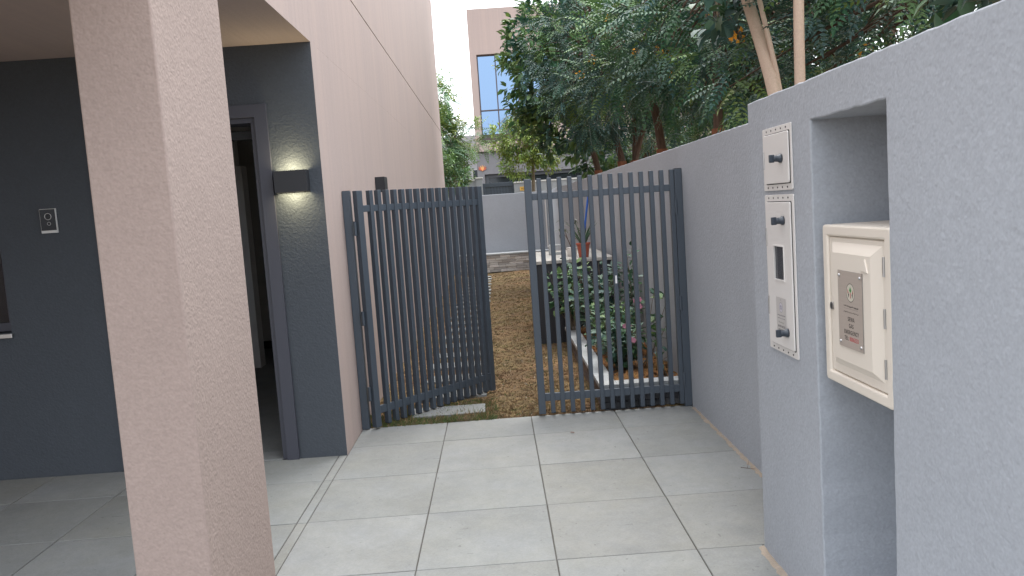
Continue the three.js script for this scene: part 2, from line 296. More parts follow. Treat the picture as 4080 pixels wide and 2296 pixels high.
// ---------------------------------------------------------------- the villa
{
  const house = thing('villa', 'pink and dark grey two storey villa with covered entrance porch and square pillar', 'house');
  const END = -18.25, TOP = 6.5, SOF = 2.59;
  // ground floor side wall
  mesh('side_wall', bx(WALL - 0.22, WALL, -0.06, SOF - 0.0005, END, BACK - 0.2005), M.pink, house);
  mesh('corner_render', bx(WALL - 0.0003, WALL + 0.0005, -0.03, SOF - 0.0006, BACK - 0.2004, BACK - 0.0002), M.pink, house);
  // porch back wall with door and window openings
  const s = rect(-4.6, -0.03, WALL - 0.0004, SOF - 0.0005);
  s.holes.push(rect(-2.36, -0.03, -1.425, 2.162, THREE.Path), rect(-4.45, 0.936, -3.06, 2.162, THREE.Path));
  const pw = ext(s, 0.2, 0); pw.translate(0, 0, BACK - 0.2); mesh('porch_wall', uvm(pw), M.darkPaint, house);
  // upper storey: two bands with a shadow groove between them
  mesh('upper_band', bx(-4.6, WALL, SOF, 3.263, END, -1.3), M.pink, house);
  mesh('groove_core', bx(-4.58, WALL - 0.012, 3.2632, 3.2758, END + 0.012, -1.312), M.pink, house);
  mesh('upper_wall', bx(-4.6, WALL, 3.276, TOP, END, -1.3), M.pink, house);
  mesh('parapet_cap', bx(-4.63, WALL + 0.02, TOP + 0.001, TOP + 0.05, END - 0.03, -1.27), M.greyWall, house);
  mesh('outer_wall', bx(-4.8, -4.601, -0.06, SOF, END, BACK + 2.4), M.pink, house);
  mesh('rear_wall', bx(-4.6, WALL - 0.221, -0.06, SOF, END + 0.002, END + 0.2), M.pink, house);
  // pillar under the front corner
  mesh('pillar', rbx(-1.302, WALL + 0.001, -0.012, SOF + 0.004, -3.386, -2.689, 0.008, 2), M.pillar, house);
  // door frame in two steps
  const fr = (x0, x1, y1, w, z0, z1) => { const f = rect(x0, 0, x1, y1); f.holes.push(rect(x0 + w, -0.001, x1 - w, y1 - w, THREE.Path)); const q = new THREE.Shape(); q.moveTo(x0, 0); q.lineTo(x0, y1); q.lineTo(x1, y1); q.lineTo(x1, 0); q.lineTo(x1 - w, 0); q.lineTo(x1 - w, y1 - w); q.lineTo(x0 + w, y1 - w); q.lineTo(x0 + w, 0); q.closePath(); const e = ext(q, z1 - z0, 0.002); e.translate(0, 0, z0); return uvm(e); };
  const df = mesh('door_frame', fr(-2.44, -1.346, 2.236, 0.078, BACK - 0.002, BACK + 0.022), M.frame, house);
  mesh('door_rebate', fr(-2.363, -1.4235, 2.159, 0.032, BACK - 0.17, BACK - 0.005), M.frame, df);
  mesh('door_closer', rbx(-1.75, -1.47, 2.05, 2.105, BACK - 0.26, BACK - 0.21, 0.006), M.dark, df);
  const leaf = mesh('door_leaf', rbx(-2.33, -2.285, 0.012, 2.12, BACK - 1.07, BACK - 0.18, 0.003), M.frame, house);
  mesh('handle', rbx(-2.285, -2.24, 0.95, 0.98, BACK - 1.02, BACK - 0.88, 0.008), M.steel, leaf);
  mesh('threshold', rbx(-2.33, -1.455, -0.02, 0.006, BACK - 0.19, BACK + 0.0, 0.003, 1), M.slabs[3], house);
  // hall behind the door
  mesh('hall_floor', bx(-4.59, WALL - 0.222, -0.05, -0.004, -10.1, BACK - 0.201), M.slabs[1], house);
  mesh('hall_ceiling', bx(-4.59, WALL - 0.222, 2.5, 2.56, -10.1, BACK - 0.203), M.inside, house);
  mesh('hall_back_wall', bx(-4.59, WALL - 0.222, -0.004, 2.5, -10.08, -9.9), M.inside, house);
  mesh('hall_lining', bx(WALL - 0.235, WALL - 0.2205, -0.004, 2.5, -9.899, BACK - 0.204), M.inside, house);
  const part = mesh('hall_partition', bx(-4.59, -2.64, -0.004, 2.5, -8.72, -8.58), M.inside, house);
  mesh('door_trim', bx(-2.639, -2.575, 0, 2.12, -8.74, -8.56), M.white, part);
  mesh('skirting', bx(-4.59, WALL - 0.236, -0.003, 0.09, -9.899, -9.885), M.dark, house);
  mesh('light_switch', rbx(-2.46, -2.37, 1.3, 1.39, -9.899, -9.888, 0.003), M.dark, house);
  // window left of the door panel
  const win = mesh('window_frame', (() => { const f = rect(-4.45, 0.94, -3.062, 2.16); f.holes.push(rect(-4.4, 0.995, -3.11, 2.11, THREE.Path)); const e = ext(f, 0.06, 0.003); e.translate(0, 0, BACK - 0.13); return uvm(e); })(), M.frame, house);
  mesh('pane', bx(-4.405, -3.105, 0.99, 2.115, BACK - 0.1, BACK - 0.094), M.glass, win);
  mesh('sill', rbx(-4.46, -3.05, 0.905, 0.934, BACK - 0.15, BACK + 0.02, 0.004), M.steel, win);
}
// wall lamps
function lampBody(t) {
  const w = 0.1, h = 0.066, d = 0.085, q = 0.003;
  mesh('front_plate', rbx(-w, w, -h, h, d - 0.008, d, 0.002), M.black, t);
  for (const s of [-1, 1]) mesh('side_plate', rbx(s * w - (s > 0 ? 0.006 : 0), s * w + (s < 0 ? 0.006 : 0), -h, h, 0.0, d - 0.0085, 0.001, 1), M.black, t);
  mesh('back_plate', bx(-w + 0.007, w - 0.007, -h + 0.002, h - 0.002, 0.0005, 0.006), M.black, t);
  mesh('core', bx(-w + 0.007, w - 0.007, -h + 0.034, h - 0.034, 0.0065, d - 0.009), M.black, t);
}
{
  const t = thing('wall_lamp', 'black box wall lamp glowing up and down beside the porch door', 'lamp', [-1.224, 1.752, BACK + 0.001]);
  lampBody(t);
  const glow = new THREE.MeshStandardMaterial({ color: C(1, 0.9, 0.7), emissive: C(1, 0.86, 0.52), emissiveIntensity: 3 });
  for (const s of [1, -1]) {
    mesh('led_panel', bx(-0.085, 0.085, s * 0.035 - 0.002, s * 0.035 + 0.002, 0.012, 0.07), glow, t);
    const L = new THREE.RectAreaLight(C(1, 0.86, 0.52), 15, 0.17, 0.056); L.position.set(0, s * 0.0385, 0.042); L.rotation.x = s * Math.PI / 2; L.name = 'lamp_light'; t.add(L);
    const K = new THREE.SpotLight(C(1, 0.86, 0.52), 0.13, 0, 1.2, 1, 2); K.position.set(0, s * 0.041, 0.05); K.target.position.set(0, s * 0.6, 0.03); K.castShadow = true; K.name = 'lamp_beam'; t.add(K, K.target);
  }
  const u = thing('wall_lamp', 'unlit black box lamp on the pink side wall above the open gate leaf', 'lamp', [WALL + 0.001, 1.79, -7.48], Math.PI / 2);
  lampBody(u);
}
{
  const t = thing('intercom', 'black glass video doorbell with a silver rim on the dark porch wall', 'doorbell', [-2.742, 1.614, BACK + 0.001]);
  mesh('housing', rbx(-0.05, 0.05, -0.075, 0.075, 0, 0.016, 0.004), std(C(0.55, 0.55, 0.54), 0.4), t);
  mesh('glass_face', rbx(-0.0465, 0.0465, -0.058, 0.0715, 0.0135, 0.0175, 0.0018), new THREE.MeshPhysicalMaterial({ color: C(0.008, 0.009, 0.012), roughness: 0.2, specularIntensity: 0.45 }), t);
  const r = new THREE.TorusGeometry(0.0195, 0.0022, 8, 28); r.translate(0.002, 0.027, 0.0175); mesh('camera_ring', r, M.steel, t);
  const c = new THREE.SphereGeometry(0.014, 16, 8, 0, 6.2832, 0, 1.1); c.rotateX(Math.PI / 2); c.translate(0.002, 0.027, 0.0115); mesh('camera_lens', c, M.dark, t);
  const b = new THREE.TorusGeometry(0.01, 0.0015, 8, 20); b.translate(0.004, -0.017, 0.0175); mesh('call_button', b, M.steel, t);
}

// ---------------------------------------------------------------- boundary wall with pier, niche
{
  const w = thing('boundary_wall', 'long pale blue grey rendered boundary wall with thick pier and meter niche', 'wall');
  const H = 1.848;
  // hand trowelled arrises: points every few centimetres, a millimetre or two out of line
  const line = (S, pts, amp) => { const out = []; pts.forEach((a, k) => { const b = pts[(k + 1) % pts.length], n = Math.max(1, Math.round(Math.hypot(b[0] - a[0], b[1] - a[1]) / 0.045)); for (let q = 0; q < n; q++) { const c = b[2] ?? 1; out.push(new THREE.Vector2(a[0] + (b[0] - a[0]) * q / n + (q ? R(-amp, amp) * c : 0), a[1] + (b[1] - a[1]) * q / n + (q ? R(-amp, amp) * c : 0))); } }); return new S(out); };
  const ws = line(THREE.Shape, [[-20, -0.08], [0.9, -0.08], [0.9, H], [-20, H]], 0.0018), wg = ext(ws, 1.505 - FAR, 0.006); wg.rotateY(-Math.PI / 2); wg.translate(1.505, 0, 0); mesh('wall_panel', uvm(wg), M.greyWall, w);
  // pier: profile in (z,y), extruded along x; niche cut through it
  const s = line(THREE.Shape, [[-3.29, -0.06], [0.9, -0.06], [0.9, H - 0.0015], [-3.29, H - 0.0015]], 0.0018); s.holes.push(line(THREE.Path, [[-2.652, 0.05], [-2.141, 0.05], [-2.141, 1.7155], [-2.652, 1.7155]], 0.0022));
  const g = ext(s, FAR + 0.002 - NEAR, 0.005); g.rotateY(-Math.PI / 2); g.translate(FAR + 0.002, 0, 0);
  mesh('pier', uvm(g), M.greyWall, w);
}
// panels on the pier: local x runs along +z, local z points out of the wall
const onPier = (name, label, cat, y, z, x = NEAR) => thing(name, label, cat, [x - 0.001, y, z], -Math.PI / 2);
function rrect(w, h, r) { const s = new THREE.Shape(); s.moveTo(-w + r, -h); s.lineTo(w - r, -h); s.absarc(w - r, -h + r, r, -Math.PI / 2, 0); s.lineTo(w, h - r); s.absarc(w - r, h - r, r, 0, Math.PI / 2); s.lineTo(-w + r, h); s.absarc(-w + r, h - r, r, Math.PI / 2, Math.PI); s.lineTo(-w, -h + r); s.absarc(-w + r, -h + r, r, Math.PI, 1.5 * Math.PI); return s; }
const plate = (w, h, r, d, z0, b = 0.001) => { const g = ext(rrect(w, h, r), d, b); g.translate(0, 0, z0); return g; };
function knob(t, x, y, z) {
  const pts = [[0.0001, 0], [0.016, 0], [0.0165, 0.006], [0.0125, 0.012], [0.0112, 0.024], [0.0122, 0.03], [0.0001, 0.032]].map(a => new THREE.Vector2(...a));
  const g = new THREE.LatheGeometry(pts, 18); g.rotateX(Math.PI / 2); g.translate(x, y, z);
  const k = mesh('lock_knob', g, M.knob, t);
  mesh('grip', rbx(x - 0.006, x + 0.006, y - 0.014, y + 0.014, z + 0.025, z + 0.044, 0.003), M.knob, k);
}
function hingeAt(t, x, y, h, z) { const m = mesh('hinge', (() => { const c = cyl(0.0042, 0.0042, h, 10); c.translate(x, y, z); return c; })(), M.steel, t); mesh('hinge_leaf', bx(x + 0.002, x + 0.012, y - h / 2, y + h / 2, z - 0.004, z + 0.001), M.steel, m); }
function screwRow(t, y, w, z) { for (let k = -2; k <= 2; k++) { const c = cyl(0.0032, 0.0032, 0.002, 10); c.rotateX(Math.PI / 2); c.translate(k * w, y, z); mesh('screw', c, M.hole, t); } }
{
  const t = onPier('meter_cabinet', 'small square off white meter hatch with one black knob, above the tall hatch', 'cabinet', 1.611, -2.957);
  mesh('flange', plate(0.148, 0.115, 0.006, 0.0045, 0), M.white, t);
  const gk = mesh('gasket', plate(0.1265, 0.0925, 0.008, 0.002, 0.0035, 0.0005), M.hole, t); gk.position.x = 0.008;
  const d = mesh('door', plate(0.1235, 0.0895, 0.008, 0.0055, 0.0056, 0.0022), M.white, t); d.position.x = 0.008;
  screwRow(t, 0.104, 0.05, 0.0052); screwRow(t, -0.104, 0.05, 0.0052);
  hingeAt(t, -0.126, -0.002, 0.065, 0.009); knob(t, 0.064, -0.002, 0.011);
}
function labelTex(w, h, draw) { const c = document.createElement('canvas'); c.width = w; c.height = h; const x = c.getContext('2d'); draw(x); const t = new THREE.CanvasTexture(c); t.colorSpace = THREE.SRGBColorSpace; t.flipY = true; return t; }
function emblem(x, cx, cy, r, mono) {
  x.fillStyle = mono ? '#c9c6cc' : '#cfcabb'; x.beginPath(); x.ellipse(cx, cy, r, r, 0, 0, 7); x.fill();
  x.lineWidth = r * 0.08; x.strokeStyle = mono ? '#6a6674' : '#57544c'; x.stroke();
  const cols = mono ? ['#6a6480', '#5c5872', '#4f4c66'] : ['#3f8f4a', '#a82a26', '#33322e'];
  x.fillStyle = cols[0]; x.beginPath(); x.moveTo(cx, cy + r * 0.05); x.lineTo(cx - r * 0.3, cy - r * 0.25); x.lineTo(cx, cy - r * 0.65); x.lineTo(cx + r * 0.3, cy - r * 0.25); x.fill();
  for (const s of [-1, 1]) {
    x.fillStyle = cols[1]; x.beginPath(); x.moveTo(cx + s * r * 0.75, cy - r * 0.45); x.lineTo(cx + s * r * 0.42, cy + r * 0.05); x.lineTo(cx + s * r * 0.68, cy + r * 0.1); x.fill();
    x.fillStyle = cols[2]; x.beginPath(); x.moveTo(cx + s * r * 0.6, cy); x.lineTo(cx + s * r * 0.3, cy + r * 0.2); x.lineTo(cx + s * r * 0.55, cy + r * 0.6); x.fill();
  }
  x.fillStyle = cols[1]; x.fillRect(cx - r * 0.08, cy, r * 0.16, r * 0.6);
}
function scribble(x, cx, y, w, h, col) { x.fillStyle = col; let q = cx - w / 2; while (q < cx + w / 2) { const k = R(h * 0.25, h * 0.9); x.fillRect(q, y - R(0.2, 0.6) * h, k, R(0.25, 0.6) * h); q += k + R(0.05, 0.3) * h; } }
function sheet(w, h) { const g = new THREE.PlaneGeometry(w, h); return g; }
{
  const t = onPier('meter_cabinet', 'tall narrow off white meter hatch with dark viewing window and two black knobs', 'cabinet', 1.1885, -2.956);
  mesh('flange', plate(0.148, 0.2925, 0.006, 0.0045, 0), M.white, t);
  const gasket = mesh('gasket', plate(0.1265, 0.2685, 0.008, 0.002, 0.0035, 0.0005), M.hole, t); gasket.position.x = 0.005;
  const s = rrect(0.1235, 0.2655, 0.008); s.holes.push(rect(-0.052, -0.02, 0.05, 0.108, THREE.Path));
  const g = ext(s, 0.0055, 0.0018); g.translate(0.005, 0, 0.0056); const d = mesh('door', g, M.white, t);
  const f2 = rect(-0.051, -0.022, 0.059, 0.11); f2.holes.push(rect(-0.045, -0.016, 0.053, 0.104, THREE.Path));
  const fg = ext(f2, 0.003, 0.0008); fg.translate(0, 0, 0.0108); const wf = mesh('window_frame', fg, M.white, t);
  mesh('pane', bx(-0.047, 0.055, -0.019, 0.107, 0.0062, 0.0072), new THREE.MeshPhysicalMaterial({ color: C(0.05, 0.055, 0.065), roughness: 0.12 }), wf);
  screwRow(t, 0.281, 0.05, 0.0052); screwRow(t, -0.281, 0.05, 0.0052);
  for (const y of [0.135, -0.125]) hingeAt(t, -0.128, y, 0.07, 0.009);
  knob(t, 0.063, 0.2, 0.011); knob(t, 0.071, -0.205, 0.011);
  const lab = labelTex(256, 368, x => {
    x.fillStyle = '#bdb9b6'; x.fillRect(0, 0, 256, 368); x.fillStyle = '#444'; x.beginPath(); x.arc(128, 22, 5, 0, 7); x.fill();
    emblem(x, 128, 95, 46, true); scribble(x, 128, 175, 200, 18, '#55535a'); scribble(x, 128, 205, 200, 12, '#55535a'); scribble(x, 128, 245, 150, 22, '#8a8880');
    x.fillStyle = '#1d1d20'; x.font = 'bold 29px sans-serif'; x.textAlign = 'center'; x.fillText('WATER METER', 128, 292, 232); x.fillText('EMERGENCY', 128, 328, 210);
  });
  const lg = sheet(0.098, 0.14); lg.translate(0.008, -0.154, 0.0121); mesh('notice_plate', lg, std(C(1, 1, 1), 0.4, { map: lab }), t);
}
{
  // gas box, recessed in the niche; face at x = 1.06
  const zc = -2.386, yc = 1.126, hw = 0.226, hh = 0.2515;
  const t = onPier('gas_box', 'cream moulded gas meter box with raised door panel and steel notice, inside niche', 'utility box', yc, zc, 1.061);
  mesh('housing', (() => { const g = new RoundedBoxGeometry(hw * 2, hh * 2, 0.245, 3, 0.014); g.translate(0, 0, -0.13); return g; })(), M.cream, t);
  const ring = rrect(hw, hh, 0.014); const hole = new THREE.Path(); const a = 0.036, b = 0.034; hole.moveTo(-hw + a, -hh + b); hole.lineTo(-hw + a, hh - b); hole.lineTo(hw - a, hh - b); hole.lineTo(hw - a, -hh + b); hole.closePath(); ring.holes.push(hole);
  const rg = ext(ring, 0.022, 0.006); rg.translate(0, 0, -0.014); mesh('front_rim', rg, M.cream, t);
  const dw = hw - a - 0.004, dh = hh - b - 0.004;
  const door = mesh('door', plate(dw, dh, 0.008, 0.012, -0.011, 0.003), M.cream, t);
  // raised centre panel: frustum
  const o = [-0.166, 0.17, -0.187, 0.2], q = [-0.128, 0.124, -0.163, 0.168], z0 = 0.0005, z1 = 0.016;
  { const P = [[o[0], o[2], z0], [o[1], o[2], z0], [o[1], o[3], z0], [o[0], o[3], z0], [q[0], q[2], z1], [q[1], q[2], z1], [q[1], q[3], z1], [q[0], q[3], z1]], I = [4, 5, 6, 4, 6, 7, 0, 1, 5, 0, 5, 4, 1, 2, 6, 1, 6, 5, 2, 3, 7, 2, 7, 6, 3, 0, 4, 3, 4, 7];
    let g = new THREE.BufferGeometry(); g.setAttribute('position', new THREE.Float32BufferAttribute(I.flatMap(i => P[i]), 3)); g.computeVertexNormals(); mesh('raised_panel', g, M.cream, door); }
  const tri = new THREE.Shape(); tri.moveTo(0.064, 0.124); tri.lineTo(0.112, 0.12); tri.lineTo(0.095, 0.16); tri.closePath(); const tg = ext(tri, 0.006, 0.0025); tg.translate(0, 0, z1 - 0.002); mesh('moulded_triangle', tg, M.cream, door);
  const lab = labelTex(512, 716, x => {
    x.fillStyle = '#b3a79d'; x.fillRect(0, 0, 512, 716);
    for (let k = 0; k < 716; k++) { x.fillStyle = `rgba(${rnd() < 0.5 ? '255,250,240' : '90,80,70'},${R(0, 0.05)})`; x.fillRect(0, k, 512, 1); }
    emblem(x, 268, 195, 84, false); scribble(x, 268, 330, 300, 26, '#4a4541'); x.fillStyle = '#8b8079'; x.fillRect(118, 346, 300, 3); scribble(x, 268, 382, 310, 16, '#4a4541');
    x.fillStyle = '#26221f'; x.font = 'bold 54px sans-serif'; x.textAlign = 'center'; x.fillText('SEWA', 268, 462); x.fillText('GAS', 268, 524); x.fillText('EMERGENCY', 268, 586, 310);
    x.textAlign = 'left'; x.fillText('TEL:', 118, 646, 96); x.fillStyle = '#b8323a'; x.fillText('8006333', 228, 646, 190);
  });
  const np = mesh('notice_plate', (() => { const g = bx(-0.0825, 0.0825, -0.1165, 0.1165, 0, 0.0018); return g; })(), M.steel, t);
  np.position.set(-0.006, 0.0, z1 + 0.0005);
  const f = sheet(0.165, 0.233); f.translate(0, 0, 0.0026); mesh('notice_print', f, std(C(1, 1, 1), 0.38, { map: lab, metalness: 0.15 }), np);
  for (const [sx, sy] of [[-1, 1], [1, 1], [-1, -1], [1, -1]]) { const s = new THREE.SphereGeometry(0.005, 10, 6, 0, 6.2832, 0, 1.5708); s.rotateX(Math.PI / 2); s.translate(sx * 0.07, sy * 0.102, 0.0027); mesh('rivet', s, M.steel, np); }
  for (const y of [0.143, -0.001, -0.143]) hingeAt(t, dw - 0.001, y, 0.055, 0.006);
  const l = new THREE.CylinderGeometry(0.0125, 0.0125, 0.012, 20); l.rotateX(Math.PI / 2); l.translate(-0.159, -0.004, 0.006); const lk = mesh('cam_lock', l, M.steel, door); mesh('key_slot', bx(-0.1605, -0.1575, -0.011, 0.003, 0.0121, 0.0126), M.hole, lk);
}

// ---------------------------------------------------------------- gates
const SL = 0.031, SD = 0.042, H0 = 0.022, H1 = 1.69;
const slatGeo = rbx(-SL / 2, SL / 2, H0, H1, -SD, 0, 0.003, 1), capGeo = bx(-SL / 2 + 0.001, SL / 2 - 0.001, H0 - 0.003, H0 + 0.004, -SD + 0.001, -0.001), stileGeo = rbx(0, 0.05, H0 - 0.006, H1, -0.044, 0.002, 0.003, 1);
{
  for (const [x0, x1, lab] of [[WALL + 0.001, -0.99, 'dark grey square gate post fixed against the pink villa wall'], [1.271, 1.3245, 'dark grey square gate post fixed against the pale boundary wall']]) {
    const p = thing('gate_post', lab, 'post', [(x0 + x1) / 2, 0, GZ + 0.012], 0); const w = (x1 - x0) / 2;
    mesh('tube', rbx(-w, w, 0.001, 1.692, -0.03, 0.03, 0.004, 1), M.gate, p); mesh('end_cap', bx(-w + 0.002, w - 0.002, 1.6921, 1.695, -0.028, 0.028), M.cap, p);
  }
  // right leaf, closed
  const r = thing('gate_leaf', 'closed dark grey vertical bar gate leaf standing in front of the planter', 'gate', [0.222, 0, GZ + 0.03], -0.008, 'pair of gate leaves');
  mesh('stile', stileGeo, M.gate, r);
  const st2 = mesh('stile', rbx(1.026, 1.046, 0.1, H1 - 0.002, -0.05, -0.02, 0.003, 1), M.gate, r);
  for (let k = 0; k < 14; k++) { const s = mesh('slat', slatGeo, M.gate, r); s.position.x = 0.1035 + k * 0.0714; const c = mesh('end_cap', capGeo, M.cap, s); }
  for (const [y0, y1] of [[0.108, 0.163], [1.541, 1.588]]) mesh('rail', rbx(0.05, 1.05, y0, y1, -0.032, -0.008, 0.003, 1), M.gate, r);
  const pl = mesh('sticker', bx(0, 0.012, 0.92, 0.975, 0.0005, 0.0012), std(C(0.75, 0.75, 0.75), 0.6), r); pl.position.x = 0.0985 + 7 * 0.0714;
  for (const y of [1.43, 0.75, 0.2]) { const h = cyl(0.011, 0.011, 0.1, 12); h.translate(1.052, y, 0.0); mesh('hinge', h, M.gate, r); }
  // left leaf, swung open into the garden
  const l = thing('gate_leaf', 'dark grey vertical bar gate leaf swung open into the garden beside the villa', 'gate', [-0.937, 0, -5.668], 0.841, 'pair of gate leaves');
  mesh('stile', stileGeo, M.gate, l);
  for (let k = 0; k < 15; k++) { const s = mesh('slat', slatGeo, M.gate, l); s.position.x = 0.131 + k * 0.0747; mesh('end_cap', capGeo, M.cap, s); }
  const e = mesh('stile', stileGeo, M.gate, l); e.position.x = 1.225;
  for (const [y0, y1] of [[0.108, 0.163], [1.541, 1.588]]) mesh('rail', rbx(0.05, 1.228, y0, y1, -0.032, -0.008, 0.003, 1), M.gate, l);
  for (const y of [1.43, 0.80, 0.26]) { const h = cyl(0.011, 0.011, 0.1, 12); h.translate(-0.012, y, -0.028); mesh('hinge', h, M.gate, l); }
}

// ---------------------------------------------------------------- raised planter, counter, pots
{
  const t = thing('raised_planter', 'low stone faced planter with pale coping and red soil inside the gate', 'planter', [0.69, 0, -5.8]);
  const W = FAR - 0.69 - 0.004, D = 2.95, CT = 0.178;
  mesh('core', bx(0.03, W, -0.06, CT - 0.04, -D, -0.03), M.joint, t);
  mesh('coping', rbx(-0.012, 0.115, CT - 0.035, CT, -D, 0.008, 0.004), M.capStone, t);
  mesh('coping', rbx(0.1155, W, CT - 0.036, CT - 0.001, -0.125, 0.007, 0.004), M.capStone, t);
  const sg = new THREE.PlaneGeometry(W - 0.1, D - 0.1, 30, 90); sg.rotateX(-Math.PI / 2); const p = sg.attributes.position; for (let i = 0; i < p.count; i++) p.setY(i, R(-0.012, 0.014) + 0.012 * Math.sin(p.getX(i) * 9 + p.getZ(i) * 7)); sg.computeVertexNormals(); sg.translate(0.1 + (W - 0.1) / 2, CT - 0.03, -0.1 - (D - 0.1) / 2);
  mesh('soil', uvm(sg), M.redSoil, t);
  for (let row = 0; row < 4; row++) {
    const y0 = -0.05 + row * 0.048, h = 0.044; 
    for (let z = -0.028; z > -D;) { const L = R(0.14, 0.34), z1 = Math.max(z - L, -D); mesh('stone', rbx(R(0, 0.014), 0.032, y0, y0 + h + R(-0.004, 0.003), z1 + 0.003, z, 0.004, 1), M.stones[Math.floor(rnd() * 4)], t); z = z1; }
    for (let x = 0.0; x < W;) { const L = R(0.12, 0.3), x1 = Math.min(x + L, W); mesh('stone', rbx(x + (x ? 0.003 : 0), x1, y0, y0 + h + R(-0.004, 0.003), -0.03, R(-0.012, 0), 0.004, 1), M.slates[Math.floor(rnd() * 3)], t); x = x1; }
  }
}
{
  const t = thing('garden_counter', 'black panelled outdoor counter with pale stone top at the end of the planter', 'counter', [0.84, 0, -8.86]);
  mesh('carcass', bx(-0.405, 0.4, -0.04, 0.862, -1.75, -0.012), M.black, t);
  for (const [a, b] of [[-0.408, -0.16], [-0.156, 0.13], [0.134, 0.31], [0.314, 0.402]]) mesh('front_panel', rbx(a, b, -0.03, 0.855, -0.0118, 0.004, 0.003, 1), std(C(0.026, 0.028, 0.035), 0.45), t);
  for (let k = 0; k < 3; k++) mesh('side_panel', rbx(-0.42, -0.4052, -0.03, 0.855, -1.74 + k * 0.58, -1.165 + k * 0.58, 0.003, 1), std(C(0.026, 0.028, 0.035), 0.45), t);
  mesh('top', rbx(-0.43, 0.43, 0.863, 0.9, -1.78, 0.03, 0.004), std(C(0.52, 0.49, 0.45), 0.5, { map: concrete }), t);
}
function pot(label, pos, r, h) {
  const t = thing('plant_pot', label, 'plant pot', pos);
  const pr = [[0.0001, 0], [r * 0.72, 0], [r * 0.95, h * 0.86], [r * 1.06, h * 0.87], [r * 1.08, h], [r * 0.95, h], [r * 0.9, h * 0.88], [0.0001, h * 0.86]].map(a => new THREE.Vector2(...a));
  mesh('pot', new THREE.LatheGeometry(pr, 28), M.terracotta, t); return t;
}
{
  const t = pot('terracotta coloured pot holding a spiky aloe on the stone counter top', [0.96, 0.901, -9.0], 0.074, 0.16);
  const lv = new Leaves();
  const gs = [];
  for (let k = 0; k < 15; k++) {
    const a = k * 2.4, tilt = R(0.15, 0.75), L = R(0.16, 0.30), d = V(Math.cos(a) * tilt, 1, Math.sin(a) * tilt).normalize();
    const b = V(Math.cos(a) * 0.015, 0.14, Math.sin(a) * 0.015), m = b.clone().addScaledVector(d, L * 0.5), e = b.clone().addScaledVector(d, L).add(V(Math.cos(a) * 0.03, 0.01, Math.sin(a) * 0.03));
    const g = tube([b, m, e], 0.011, 0.0008, 5, 6); gs.push(g);
  }
  mesh('aloe_leaves', mergeGeometries(gs), std(C(0.05, 0.10, 0.055), 0.55), t);
  // dry plant in a pale pot beside it
  const u = thing('potted_succulent', 'straggly dry succulent in a small pale pot on the counter', 'plant', [0.86, 0.901, -9.32]);
  const pr = [[0.0001, 0], [0.05, 0], [0.065, 0.1], [0.058, 0.1], [0.0001, 0.09]].map(a => new THREE.Vector2(...a)); mesh('pot', new THREE.LatheGeometry(pr, 20), M.white, u);
  const st = []; const l2 = new Leaves();
  for (let k = 0; k < 5; k++) { const a = k * 1.3, q = [V(0, 0.08, 0), V(Math.cos(a) * 0.05, 0.2, Math.sin(a) * 0.05), V(Math.cos(a) * 0.12, R(0.26, 0.44), Math.sin(a) * 0.1)]; st.push(tube(q, 0.005, 0.002, 4, 6)); for (let j = 0; j < 10; j++) l2.broad(q[2].clone().add(rdir().multiplyScalar(0.04)), rdir(), V(0, 1, 0.2).normalize(), 0.05, 0.02, vary([0.07, 0.085, 0.05])); }
  mesh('stems', mergeGeometries(st), M.darkBark, u); mesh('leaves', l2.geo(), M.leaf, u);
  const box = thing('concrete_block', 'small grey hollow block standing on the counter behind the pots', 'block', [0.72, 0.901, -9.9]);
  const s = rect(-0.09, 0, 0.09, 0.12); s.holes.push(rect(-0.065, 0.025, 0.065, 0.095, THREE.Path)); const g = ext(s, 0.1, 0.002); mesh('block', uvm(g), M.capStone, box);
  const pole = thing('broom_pole', 'thin blue pole leaning on the boundary wall behind the counter', 'pole', [1.05, 0, -11.2]);
  const pg = tube([V(0, 0, 0), V(0.13, 0.85, 0), V(0.27, 1.7, 0)], 0.014, 0.014, 8); mesh('shaft', pg, std(C(0.03, 0.14, 0.55), 0.4), pole);
}
